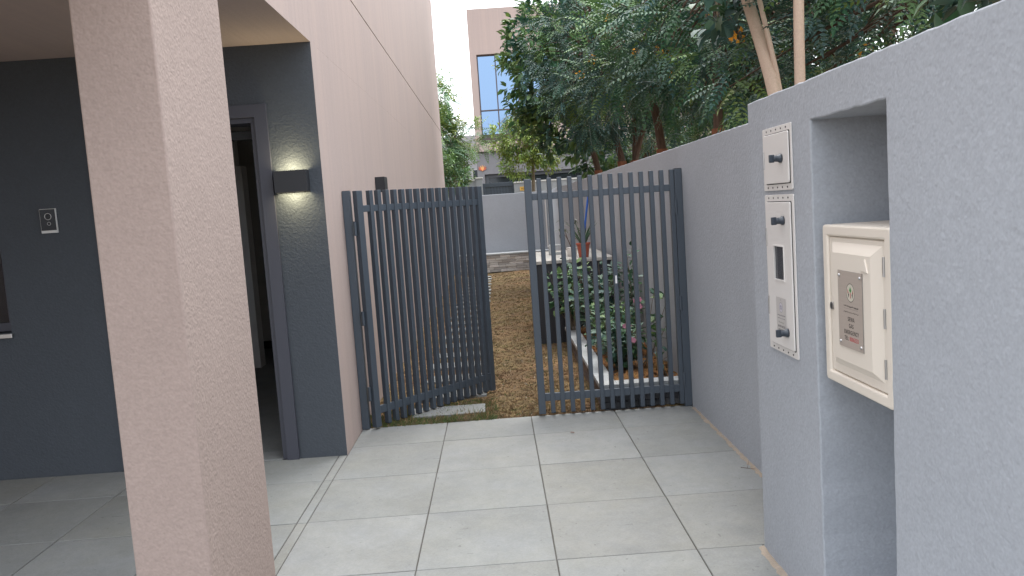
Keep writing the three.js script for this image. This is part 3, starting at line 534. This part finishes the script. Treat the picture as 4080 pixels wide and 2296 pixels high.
// planter shrubs
function shrub(name, label, o) {
  const t = thing(name, label, 'shrub', o.pos), lv = new Leaves(), st = [], fl = new Leaves();
  for (let k = 0; k < o.stems; k++) {
    const a = R(0, 6.28), sp = o.r * Math.sqrt(rnd()), top = V(Math.cos(a) * sp + (o.lean?.[0] || 0), o.h * R(0.55, 1), Math.sin(a) * sp + (o.lean?.[1] || 0));
    const pts = [V(R(-0.04, 0.04), 0, R(-0.04, 0.04)), top.clone().multiplyScalar(0.5).add(V(R(-0.04, 0.04), 0.03, R(-0.04, 0.04))), top], cv = new THREE.CatmullRomCurve3(pts);
    st.push(tube(pts, o.sr || 0.005, 0.0015, 4, 5));
    for (let j = 0; j < o.leaves; j++) {
      const q = cv.getPointAt(R(o.from ?? 0.15, 1)), d = rdir(); d.y = d.y * 0.5 + 0.1; d.normalize(); const n = V(R(-0.4, 0.4), 1, R(-0.4, 0.6)); n.addScaledVector(d, -n.dot(d)).normalize();
      const L = o.L * R(0.6, 1.2); lv.broad(q.addScaledVector(d, R(0.0, o.off ?? 0.04)), d, n, L, L * (o.wr || 0.55), vary(o.cols[Math.floor(rnd() * o.cols.length)]));
    }
    if (o.bloom && k < o.bloom) for (let m = 0; m < 2; m++) { const q = top.clone().add(V(R(-0.05, 0.05), 0.02, R(-0.02, 0.08))); for (let j = 0; j < 5; j++) { const b = j * 1.2566; fl.broad(q, V(Math.cos(b), Math.sin(b), 0.15).normalize(), V(0, 0, 1), 0.024, 0.022, C(0.75, 0.32, 0.44)); } }
  }
  mesh('stems', mergeGeometries(st), o.bark || M.greyBark, t); mesh('leaves', lv.geo(), M.leaf, t); if (fl.i.length) mesh('flowers', fl.geo(), M.petal, t).userData.kind = 'stuff';
  return t;
}
{
  const S = 0.15;
  shrub('periwinkle', 'low dark glossy shrub with pink flowers over the planter coping', { pos: [0.94, S, -6.5], stems: 34, r: 0.24, h: 0.36, leaves: 26, L: 0.07, cols: [G.deep, G.mid, G.deep], bloom: 2 });
  shrub('periwinkle', 'bushy green shrub with a few pink blooms in the middle of the planter', { pos: [0.98, S, -7.1], stems: 36, r: 0.27, h: 0.52, leaves: 26, L: 0.07, cols: [G.deep, G.mid, G.light], bloom: 2 });
  shrub('leafy_shrub', 'taller leafy shrub growing close before the black counter', { pos: [0.95, S, -7.9], stems: 34, r: 0.3, h: 0.78, leaves: 26, L: 0.09, cols: [G.blue, G.mid, G.deep] });
  shrub('leafy_shrub', 'pale broad leaved creeper sprawling over the front of the black counter', { pos: [0.74, S, -8.5], stems: 18, r: 0.26, h: 0.8, leaves: 16, L: 0.09, wr: 0.75, cols: [G.light, G.mid, G.mid], from: 0.35 });
  shrub('climber', 'tall thin climber trained up the boundary wall above the planter', { pos: [1.22, S, -7.6], stems: 4, r: 0.07, h: 1.1, leaves: 34, L: 0.08, cols: [G.deep, G.mid, G.mid], from: 0.25, lean: [0.0, 0.05] });
  shrub('climber', 'leaning climber with large bright leaves against the wall near the gate post', { pos: [1.16, S, -6.5], stems: 4, r: 0.1, h: 0.75, leaves: 9, L: 0.095, wr: 0.7, cols: [G.mid, G.light, G.deep], from: 0.3, lean: [0.1, 0.12] });
  shrub('seedling', 'small sparse seedling in the red soil beside the gate post', { pos: [1.2, S, -6.12], stems: 3, r: 0.08, h: 0.26, leaves: 6, L: 0.06, cols: [G.mid, G.blue], from: 0.4 });
  // clods and dead leaves on the soil
  const g = new THREE.IcosahedronGeometry(1, 0), im = new THREE.InstancedMesh(g, M.redSoil, 420), m = new THREE.Matrix4(), q = new THREE.Quaternion();
  for (let k = 0; k < 420; k++) { const s = R(0.003, 0.012); q.setFromEuler(new THREE.Euler(R(0, 6), R(0, 6), R(0, 6))); m.compose(V(R(0.82, 1.31), S + R(-0.004, 0.008), -5.95 - 2.75 * Math.pow(rnd(), 1.4)), q, V(s, s * R(0.5, 1), s)); im.setMatrixAt(k, m); }
  im.name = 'soil_clods'; im.userData = { kind: 'stuff', label: 'loose clods of red soil in the planter', category: 'soil' }; im.castShadow = im.receiveShadow = true; scene.add(im);
}

// ---------------------------------------------------------------- grass and litter on the lawn
{
  const tuft = new Leaves();
  for (let k = 0; k < 9; k++) { const a = R(0, 6.28), t = R(0.3, 1.6), d = V(Math.cos(a) * t, 1, Math.sin(a) * t).normalize(); tuft.leaf(V(Math.cos(a) * 0.006, 0, Math.sin(a) * 0.006), d, V(Math.cos(a + 1.6), 0, Math.sin(a + 1.6)), R(0.018, 0.042), 0.0035, C(1, 1, 1), 0); }
  const g = tuft.geo(), N = 15000, im = new THREE.InstancedMesh(g, new THREE.MeshStandardMaterial({ roughness: 0.95, side: THREE.DoubleSide }), N), m = new THREE.Matrix4(), q = new THREE.Quaternion(), up = V(0, 1, 0);
  g.deleteAttribute('color');
  const dry = [0.27, 0.19, 0.105], grn = [0.10, 0.14, 0.045], brn = [0.17, 0.105, 0.062], yel = [0.24, 0.205, 0.085];
  for (let k = 0; k < N; k++) {
    const x = R(-1.04, 0.68), z = GZ - 14.3 * Math.pow(rnd(), 1.9) - 0.004, left = x < -0.1 && z > -6.4, s = left && rnd() < 0.7 ? R(0.9, 1.7) : R(0.45, 0.95);
    q.setFromAxisAngle(up, R(0, 6.28)); m.compose(V(x, hgt(x, z) - 0.004, z), q, V(s, s * R(0.5, 1.1), s)); im.setMatrixAt(k, m);
    const u = rnd(), far = z < -10; const c = left ? (u < 0.6 ? grn : dry) : far ? (u < 0.35 ? yel : u < 0.7 ? dry : brn) : (u < 0.12 ? grn : u < 0.5 ? dry : brn);
    im.setColorAt(k, vary(c, 0.25));
  }
  im.name = 'dry_grass'; im.userData = { kind: 'stuff', label: 'patchy dry grass over the brown garden soil', category: 'grass' }; im.castShadow = im.receiveShadow = true; scene.add(im);
  // pale chips and crumbs lying on the soil
  const cg = new THREE.IcosahedronGeometry(1, 0), ci = new THREE.InstancedMesh(cg, std(C(1, 1, 1), 0.9), 900);
  for (let k = 0; k < 900; k++) { const s = R(0.002, 0.006), x = R(-0.15, 0.68), z = GZ - 0.02 - 9 * Math.pow(rnd(), 1.6); q.setFromEuler(new THREE.Euler(R(0, 6), R(0, 6), R(0, 6))); m.compose(V(x, hgt(x, z) + 0.003, z), q, V(s * R(1, 2), s * 0.6, s)); ci.setMatrixAt(k, m); ci.setColorAt(k, vary(rnd() < 0.3 ? [0.5, 0.42, 0.34] : [0.24, 0.15, 0.1], 0.3)); }
  ci.name = 'soil_crumbs'; ci.userData = { kind: 'stuff', label: 'small crumbs and chips scattered over the bare soil', category: 'gravel' }; ci.castShadow = ci.receiveShadow = true; scene.add(ci);
}
{
  const t = thing('dry_twig', 'bent dry twig lying at the foot of the boundary wall', 'twig', [1.278, 0.003, -4.31]); t.scale.setScalar(0.5);
  mesh('stem', tube([V(-0.06, 0.003, 0.0), V(0.02, 0.004, 0.06), V(0.09, 0.004, 0.1)], 0.003, 0.0016, 5, 6), M.darkBark, t);
  mesh('side_shoot', tube([V(0.0, 0.004, 0.045), V(0.015, 0.03, 0.02), V(0.03, 0.075, 0.01)], 0.0022, 0.001, 5, 5), M.darkBark, t);
  const l = new Leaves(); l.broad(V(0, 0.004, 0), V(1, 0.1, 0.3).normalize(), V(0, 1, 0), 0.035, 0.014, C(0.16, 0.06, 0.03));
  const d = mesh('fallen_leaf', l.geo(), std(C(1, 1, 1), 0.9, { vertexColors: true, side: THREE.DoubleSide })); d.position.set(0.395, 0.001, -5.23); tag(d, 'single small brown fallen leaf on the paving slabs', 'leaf');
}

// ---------------------------------------------------------------- end of the garden and the house behind
{
  const w = thing('garden_end_wall', 'pale grey rendered wall closing the far end of the garden', 'wall', [0, 0, -20.01]);
  mesh('wall', rbx(-4.6, 1.32, -0.08, 1.85, -0.2, 0, 0.01), M.greyWall, w);
  for (const x of [1.16, 1.27]) { const c = cyl(0.018, 0.018, 1.3, 10); c.translate(x, 1.12, 0.022); mesh('conduit', c, M.white, w); }
  const p = thing('stone_bed', 'low bed edged with stacked pale stone at the far end of the lawn', 'planter', [0.15, 0, -19.4]);
  mesh('core', bx(-1.1, 1.15, -0.06, 0.4, -0.58, -0.03), M.joint, p);
  mesh('coping', rbx(-1.13, 1.17, 0.401, 0.44, -0.6, 0.02, 0.005), M.capStone, p);
  for (let row = 0; row < 7; row++) for (let x = -1.1; x < 1.15;) { const L = R(0.14, 0.34), x1 = Math.min(x + L, 1.15); mesh('stone', rbx(x + 0.004, x1, row * 0.057, row * 0.057 + 0.052, -0.031, R(-0.02, 0.01), 0.004, 1), M.paleStones[Math.floor(rnd() * 3)], p); x = x1; }
}
{
  const z = -28, t = thing('neighbour_villa', 'pink two storey villa with tall blue reflecting window behind the garden trees', 'house', [0, 0, z]);
  const pink = M.pink, gw = std(C(0.22, 0.215, 0.225), 0.9, { map: mott });
  const s = rect(-0.455, 3.46, 11, 8.18); s.holes.push(rect(-0.225, 3.745, 2.2, 6.682, THREE.Path)); const g = ext(s, 0.3); g.translate(0, 0, -0.3); mesh('upper_wall', uvm(g), pink, t);
  mesh('upper_side', bx(-0.454, -0.2, 3.46, 8.18, -9, -0.301), pink, t); mesh('soffit', bx(-0.2, 11, 3.461, 3.6, -9, -0.302), pink, t);
  const gs = rect(-0.47, -0.09, 11, 3.46); gs.holes.push(rect(-0.23, 1.2, 4.4, 2.69, THREE.Path)); const gg = ext(gs, 0.25); gg.translate(0, 0, -0.36); mesh('ground_wall', uvm(gg), gw, t);
  mesh('ground_side', bx(-0.469, -0.25, -0.09, 3.459, -9, -0.361), gw, t);
  const fm = std(C(0.075, 0.055, 0.055), 0.4), mir = new THREE.MeshStandardMaterial({ color: C(0.20, 0.29, 0.42), metalness: 1, roughness: 0.06 });
  const wf = mesh('tall_window', (() => { const f = rect(-0.225, 3.745, 2.2, 6.682); for (const [a, b, c, d] of [[-0.185, 0.375, 4.855, 6.64], [0.415, 1.1, 4.855, 6.64], [1.14, 2.16, 4.855, 6.64], [-0.185, 0.375, 4.03, 4.81], [0.415, 1.1, 4.03, 4.81], [1.14, 2.16, 4.03, 4.81]]) f.holes.push(rect(a, c, b, d, THREE.Path)); const e = ext(f, 0.08, 0.005); e.translate(0, 0, -0.2); return e; })(), fm, t);
  for (const [a, b, c, d] of [[-0.19, 0.38, 4.85, 6.645], [0.41, 1.105, 4.85, 6.645], [1.135, 2.165, 4.85, 6.645], [-0.19, 0.38, 4.025, 4.815], [0.41, 1.105, 4.025, 4.815], [1.135, 2.165, 4.025, 4.815]]) mesh('pane', bx(a, b, c, d, -0.17, -0.16), mir, wf);
  const lw = mesh('sliding_window', (() => { const f = rect(-0.22, 1.2, 4.4, 2.685); for (const [a, b] of [[-0.1, 0.93], [0.99, 1.9], [1.96, 3.1], [3.16, 4.3]]) f.holes.push(rect(a, 1.26, b, 2.57, THREE.Path)); const e = ext(f, 0.1, 0.005); e.translate(0, 0, -0.3); return e; })(), std(C(0.07, 0.075, 0.085), 0.5), t);
  for (const [a, b] of [[-0.105, 0.935], [0.985, 1.905], [1.955, 3.105], [3.155, 4.305]]) mesh('pane', bx(a, b, 1.255, 2.575, -0.26, -0.25), new THREE.MeshStandardMaterial({ color: C(0.02, 0.024, 0.028), roughness: 0.08 }), lw);
  const lo = thing('lotus_ornament', 'orange lotus shaped ornament on the grey wall of the house behind', 'ornament', [-0.29, 2.85, z - 0.1]);
  for (const [a, L, w] of [[-1.1, 0.17, 0.026], [-0.75, 0.2, 0.034], [-0.38, 0.2, 0.036], [0, 0.205, 0.04], [0.38, 0.2, 0.036], [0.75, 0.2, 0.034], [1.1, 0.17, 0.026]]) {
    const p = new THREE.Shape(); p.moveTo(0, -0.02); p.quadraticCurveTo(w, L * 0.5, 0, L); p.quadraticCurveTo(-w, L * 0.5, 0, -0.02); const g = ext(p, 0.014, 0.003); g.rotateZ(-a); g.translate(0, -0.03, 0.012 - Math.abs(a) * 0.008); mesh('petal', g, std(Math.abs(a) > 0.5 ? C(0.62, 0.14, 0.07) : C(0.72, 0.34, 0.12), 0.6), lo);
  }
}
{
  const z = -24, gw = std(C(0.33, 0.345, 0.36), 0.9, { map: mott }), wc = std(C(0.62, 0.62, 0.6), 0.8);
  const a = thing('front_wall', 'low grey wall with pale end pier left of the far dark gate', 'wall', [0, 0, z]);
  mesh('wall', bx(-5, -0.47, -0.09, 2.36, -0.25, -0.05), gw, a); mesh('pier', bx(-0.469, -0.28, -0.09, 2.41, -0.4, 0), gw, a); mesh('coping', bx(-0.49, -0.26, 2.411, 2.45, -0.42, 0.02), wc, a); mesh('coping', bx(-5, -0.491, 2.361, 2.4, -0.27, -0.03), wc, a);
  const b = thing('front_wall', 'pale grey wall with white coping and yellow number plate right of far gate', 'wall', [0, 0, z]);
  mesh('wall', bx(0.64, 9, -0.09, 2.21, -0.25, 0), gw, b); mesh('coping', bx(0.62, 9.02, 2.211, 2.25, -0.27, 0.02), wc, b);
  const lab = labelTex(128, 96, x => { x.fillStyle = '#d2a44c'; x.fillRect(0, 0, 128, 96); x.fillStyle = '#3a2c18'; x.font = 'bold 62px sans-serif'; x.textAlign = 'center'; x.fillText('#2', 64, 70); });
  const n = thing('number_plate', 'small yellow house number plate on the far pale wall', 'sign', [0.885, 2.035, z + 0.002]);
  mesh('plate', bx(-0.08, 0.08, -0.058, 0.058, 0, 0.006), std(C(0.55, 0.38, 0.1), 0.5), n); const f = sheet(0.154, 0.11); f.translate(0, 0, 0.0075); mesh('print', f, std(C(1, 1, 1), 0.5, { map: lab }), n);
  const g = thing('far_gate', 'dark slatted metal gate between the two far grey walls', 'gate', [0, 0, z + 0.0]);
  mesh('frame', (() => { const s = rect(-0.275, 0.02, 0.635, 2.26); s.holes.push(rect(-0.22, 0.1, 0.58, 2.14, THREE.Path)); const e = ext(s, 0.06, 0.004); e.translate(0, 0, -0.16); return e; })(), M.gate, g);
  for (let k = 0; k < 9; k++) mesh('slat', bx(-0.218 + k * 0.089, -0.218 + k * 0.089 + 0.082, 0.1, 2.14, -0.15, -0.12), M.gate, g);
}
{
  const t = thing('distant_building', 'pale grey block with windows seen past the left corner of the far villa', 'building', [-3.2, 0, -36]);
  mesh('wall', bx(-4, 3.4, -0.09, 4.75, -6, 0), std(C(0.45, 0.46, 0.48), 0.9, { map: mott }), t);
  for (const [x0, x1, y0, y1] of [[1.4, 2.15, 1.2, 3.3], [2.35, 3.1, 1.2, 3.3], [-2, -0.5, 1.2, 3.3]]) { const w = mesh('window', bx(x0, x1, y0, y1, 0.001, 0.05), std(C(0.5, 0.5, 0.5), 0.6), t); mesh('pane', bx(x0 + 0.06, x1 - 0.06, y0 + 0.06, y1 - 0.06, 0.051, 0.056), std(C(0.05, 0.06, 0.07), 0.1), w); }
}

// ---------------------------------------------------------------- trees
{
  const gp = 'trees behind the boundary wall';
  // pale smooth trunks just behind the wall
  tree('pale_trunk_tree', 'tree with three smooth pale tan trunks rising just behind the boundary wall', undefined, { trunk: [[1.99, 0, -5.28], [1.975, 1.3, -5.3], [1.96, 2.15, -5.6], [1.95, 2.886, -6.07], [1.94, 3.25, -6.3]], more: [[[1.97, 0, -5.12], [1.95, 2.15, -5.11], [1.95, 2.9, -5.07], [1.96, 3.25, -5.06]], [[2.06, 0, -5.5], [2.03, 1.5, -5.5], [2.0, 2.2, -5.62], [1.97, 2.75, -5.82], [1.95, 3.1, -5.95]]], radii: [0.05, 0.036, 0.02], r: 0.05, taper: 0.85, bark: M.paleBark, style: 'broad', size: 1.5, per: 13, spread: 0.25, cols: [G.deep, G.blue, G.mid],
    crown: [[2.05, 3.35, -5.7, 0.8, 0.42, 0.8, 50], [1.85, 2.95, -6.4, 0.35, 0.25, 0.3, 8, 0.2]] });
  const near = { paint: 2.12, style: 'pin', flowers: 0.05 };
  tree('flowering_tree', 'dark feathery tree with orange blossom behind the pale trunks', gp, { ...near, trunk: [[2.12, 0, -7.65], [2.14, 2.1, -7.65], [2.2, 2.9, -7.8], [2.3, 3.5, -7.9]], r: 0.06, crown: [[2.45, 3.15, -7.9, 1.15, 0.9, 1.1, 210], [3.4, 2.6, -7.6, 1.0, 0.8, 0.9, 120], [2.9, 2.3, -8.4, 0.6, 0.35, 0.6, 24]] });
  tree('flowering_tree', 'feathery tree whose bright fronds hang over the boundary wall', gp, { ...near, trunk: [[2.2, 0, -10.25], [2.15, 2.1, -10.25], [2.05, 2.9, -10.2], [2.2, 3.6, -10.3]], r: 0.07, tipShare: 0.3, crown: [[2.35, 3.5, -10.2, 1.25, 1.15, 1.1, 250], [1.75, 3.2, -9.7, 0.5, 0.55, 0.5, 45, 0.2], [3.0, 2.4, -10.8, 0.8, 0.4, 0.7, 30]] });
  tree('feathery_tree', 'many stemmed feathery tree in the middle of the tree row', gp, { ...near, flowers: 0, trunk: [[2.05, 0, -12.8], [2.05, 2.1, -12.8], [1.85, 2.9, -12.9], [1.8, 3.7, -13]], more: [[[2.15, 0, -12.7], [2.25, 2.1, -12.7], [2.5, 2.9, -12.6], [2.6, 3.6, -12.5]], [[2.1, 0, -13], [2.3, 2.1, -13.1], [2.35, 3.1, -13.2], [2.3, 3.9, -13.4]]], r: 0.07, crown: [[2.0, 4.0, -12.8, 1.35, 1.45, 1.2, 320], [1.55, 3.0, -12.4, 0.6, 0.6, 0.6, 60], [3.0, 2.5, -13.4, 1.0, 0.45, 0.7, 36]], cols: [G.blue, G.deep, G.blue] });
  tree('broad_leaf_tree', 'light green broad leaved tree at the far end of the tree row', gp, { paint: 2.12, trunk: [[2.1, 0, -15.7], [2.05, 2.1, -15.7], [1.8, 3.0, -15.8], [1.6, 4.0, -16]], r: 0.075, style: 'broad', size: 1.6, per: 13, tipShare: 0.35, cols: [G.mid, G.deep, G.light], crown: [[1.75, 4.6, -15.8, 1.35, 1.5, 1.1, 320], [1.05, 3.9, -15.6, 0.75, 1.0, 0.7, 90], [1.4, 3.0, -15.4, 0.8, 0.55, 0.6, 80], [2.0, 2.5, -16.2, 0.9, 0.4, 0.6, 40]] });
  tree('young_tree', 'slim young tree with pale trunk and yellow green leaves behind the end wall', undefined, { trunk: [[1.02, 0, -21.2], [1.06, 1.9, -21.2], [1.1, 2.8, -21.2], [1.16, 3.9, -21.3]], r: 0.062, taper: 0.5, bark: M.greyBark, style: 'small', per: 26, size: 1.35, tipShare: 0.5, tip: G.lime, cols: [G.light, G.lime, G.lime], crown: [[0.75, 3.2, -21.1, 0.75, 0.62, 0.5, 120, 0.2], [1.4, 2.95, -21.1, 0.6, 0.5, 0.5, 60, 0.2], [0.7, 2.5, -21.0, 0.4, 0.25, 0.3, 22, 0.2]] });
  // second row further into the neighbour's garden
  tree('dense_tree', 'dense dark tree behind the right hand pale trunk', gp, { trunk: [[3.6, 0, -5.6], [3.6, 1.8, -5.6], [3.5, 3, -5.5]], r: 0.09, style: 'pin', flowers: 0.03, crown: [[3.2, 2.95, -5.6, 1.25, 0.55, 0.9, 170], [2.1, 2.5, -6.4, 0.4, 0.5, 0.4, 30], [2.65, 2.85, -4.3, 0.5, 0.3, 0.55, 34, 0.2]] });
  tree('dense_tree', 'dense dark tree filling the back of the tree row', gp, { trunk: [[4.6, 0, -9.2], [4.6, 2, -9.2], [4.5, 3.5, -9.2]], r: 0.1, style: 'broad', size: 1.2, per: 15, crown: [[3.3, 3.2, -9.4, 0.75, 1.5, 0.9, 150], [5.3, 3.5, -9.2, 0.8, 1.1, 1.0, 90], [4.4, 4.2, -9.2, 0.9, 0.9, 0.9, 90]] });
  tree('dense_tree', 'tall dense tree rising behind the feathery trees', gp, { trunk: [[4.4, 0, -13.5], [4.4, 2.2, -13.5], [4.3, 4, -13.5]], r: 0.11, style: 'broad', size: 1.25, per: 16, crown: [[4.3, 3.9, -13.5, 2.0, 1.9, 1.2, 330]] });
  tree('dense_tree', 'dense tree closing the gap before the pink villa behind', gp, { trunk: [[4.6, 0, -18.5], [4.6, 2.2, -18.5], [4.4, 4.5, -18.5]], r: 0.12, style: 'broad', size: 1.4, per: 16, crown: [[4.2, 4.6, -18.5, 2.4, 2.3, 1.2, 380]] });
  tree('dense_tree', 'low bushy tree along the foot of the tree row', gp, { trunk: [[3.2, 0, -16.5], [3.2, 1.2, -16.5], [3.2, 2.2, -16.5]], r: 0.08, style: 'small', per: 26, size: 1.4, tipShare: 0.4, cols: [G.mid, G.light, G.deep], crown: [[3.2, 2.5, -16.5, 1.2, 0.9, 1.2, 130]] });
  tree('dense_tree', 'broad leafed tree over the niche end of the boundary wall', gp, { trunk: [[3.2, 0, -3.6], [3.2, 1.6, -3.6], [3.0, 2.6, -3.6]], r: 0.07, style: 'broad', size: 1.7, per: 10, spread: 0.2, crown: [[2.7, 2.5, -3.6, 0.7, 0.38, 0.75, 46, 0.2]] });
  // trees in the gap between the villas
  tree('gap_tree', 'feathery tree showing between the two pink villas', undefined, { trunk: [[-1.9, 0, -22.4], [-1.85, 2, -22.4], [-1.6, 3.2, -22.5], [-1.4, 4, -22.5]], r: 0.08, style: 'pin', size: 1.35, cols: [G.mid, G.light, G.light], tip: G.lime, tipShare: 0.3, crown: [[-1.45, 3.2, -22.4, 0.85, 1.0, 0.8, 130], [-1.2, 4.6, -22.5, 0.3, 0.8, 0.4, 40, 0.1], [-0.7, 3.3, -22.3, 0.6, 0.7, 0.4, 34, 0.1]] });
  tree('gap_tree', 'low bright bushy tree between the villas behind the end wall', undefined, { trunk: [[-1.7, 0, -21.3], [-1.7, 1.2, -21.3], [-1.6, 2.1, -21.3]], r: 0.05, style: 'small', per: 24, size: 1.5, cols: [G.light, G.mid, G.lime], crown: [[-1.5, 2.55, -21.3, 0.6, 0.7, 0.6, 80, 0.2], [-0.85, 2.35, -21.3, 0.35, 0.3, 0.3, 22, 0.2]] });
}
renderer.render(scene, camera);
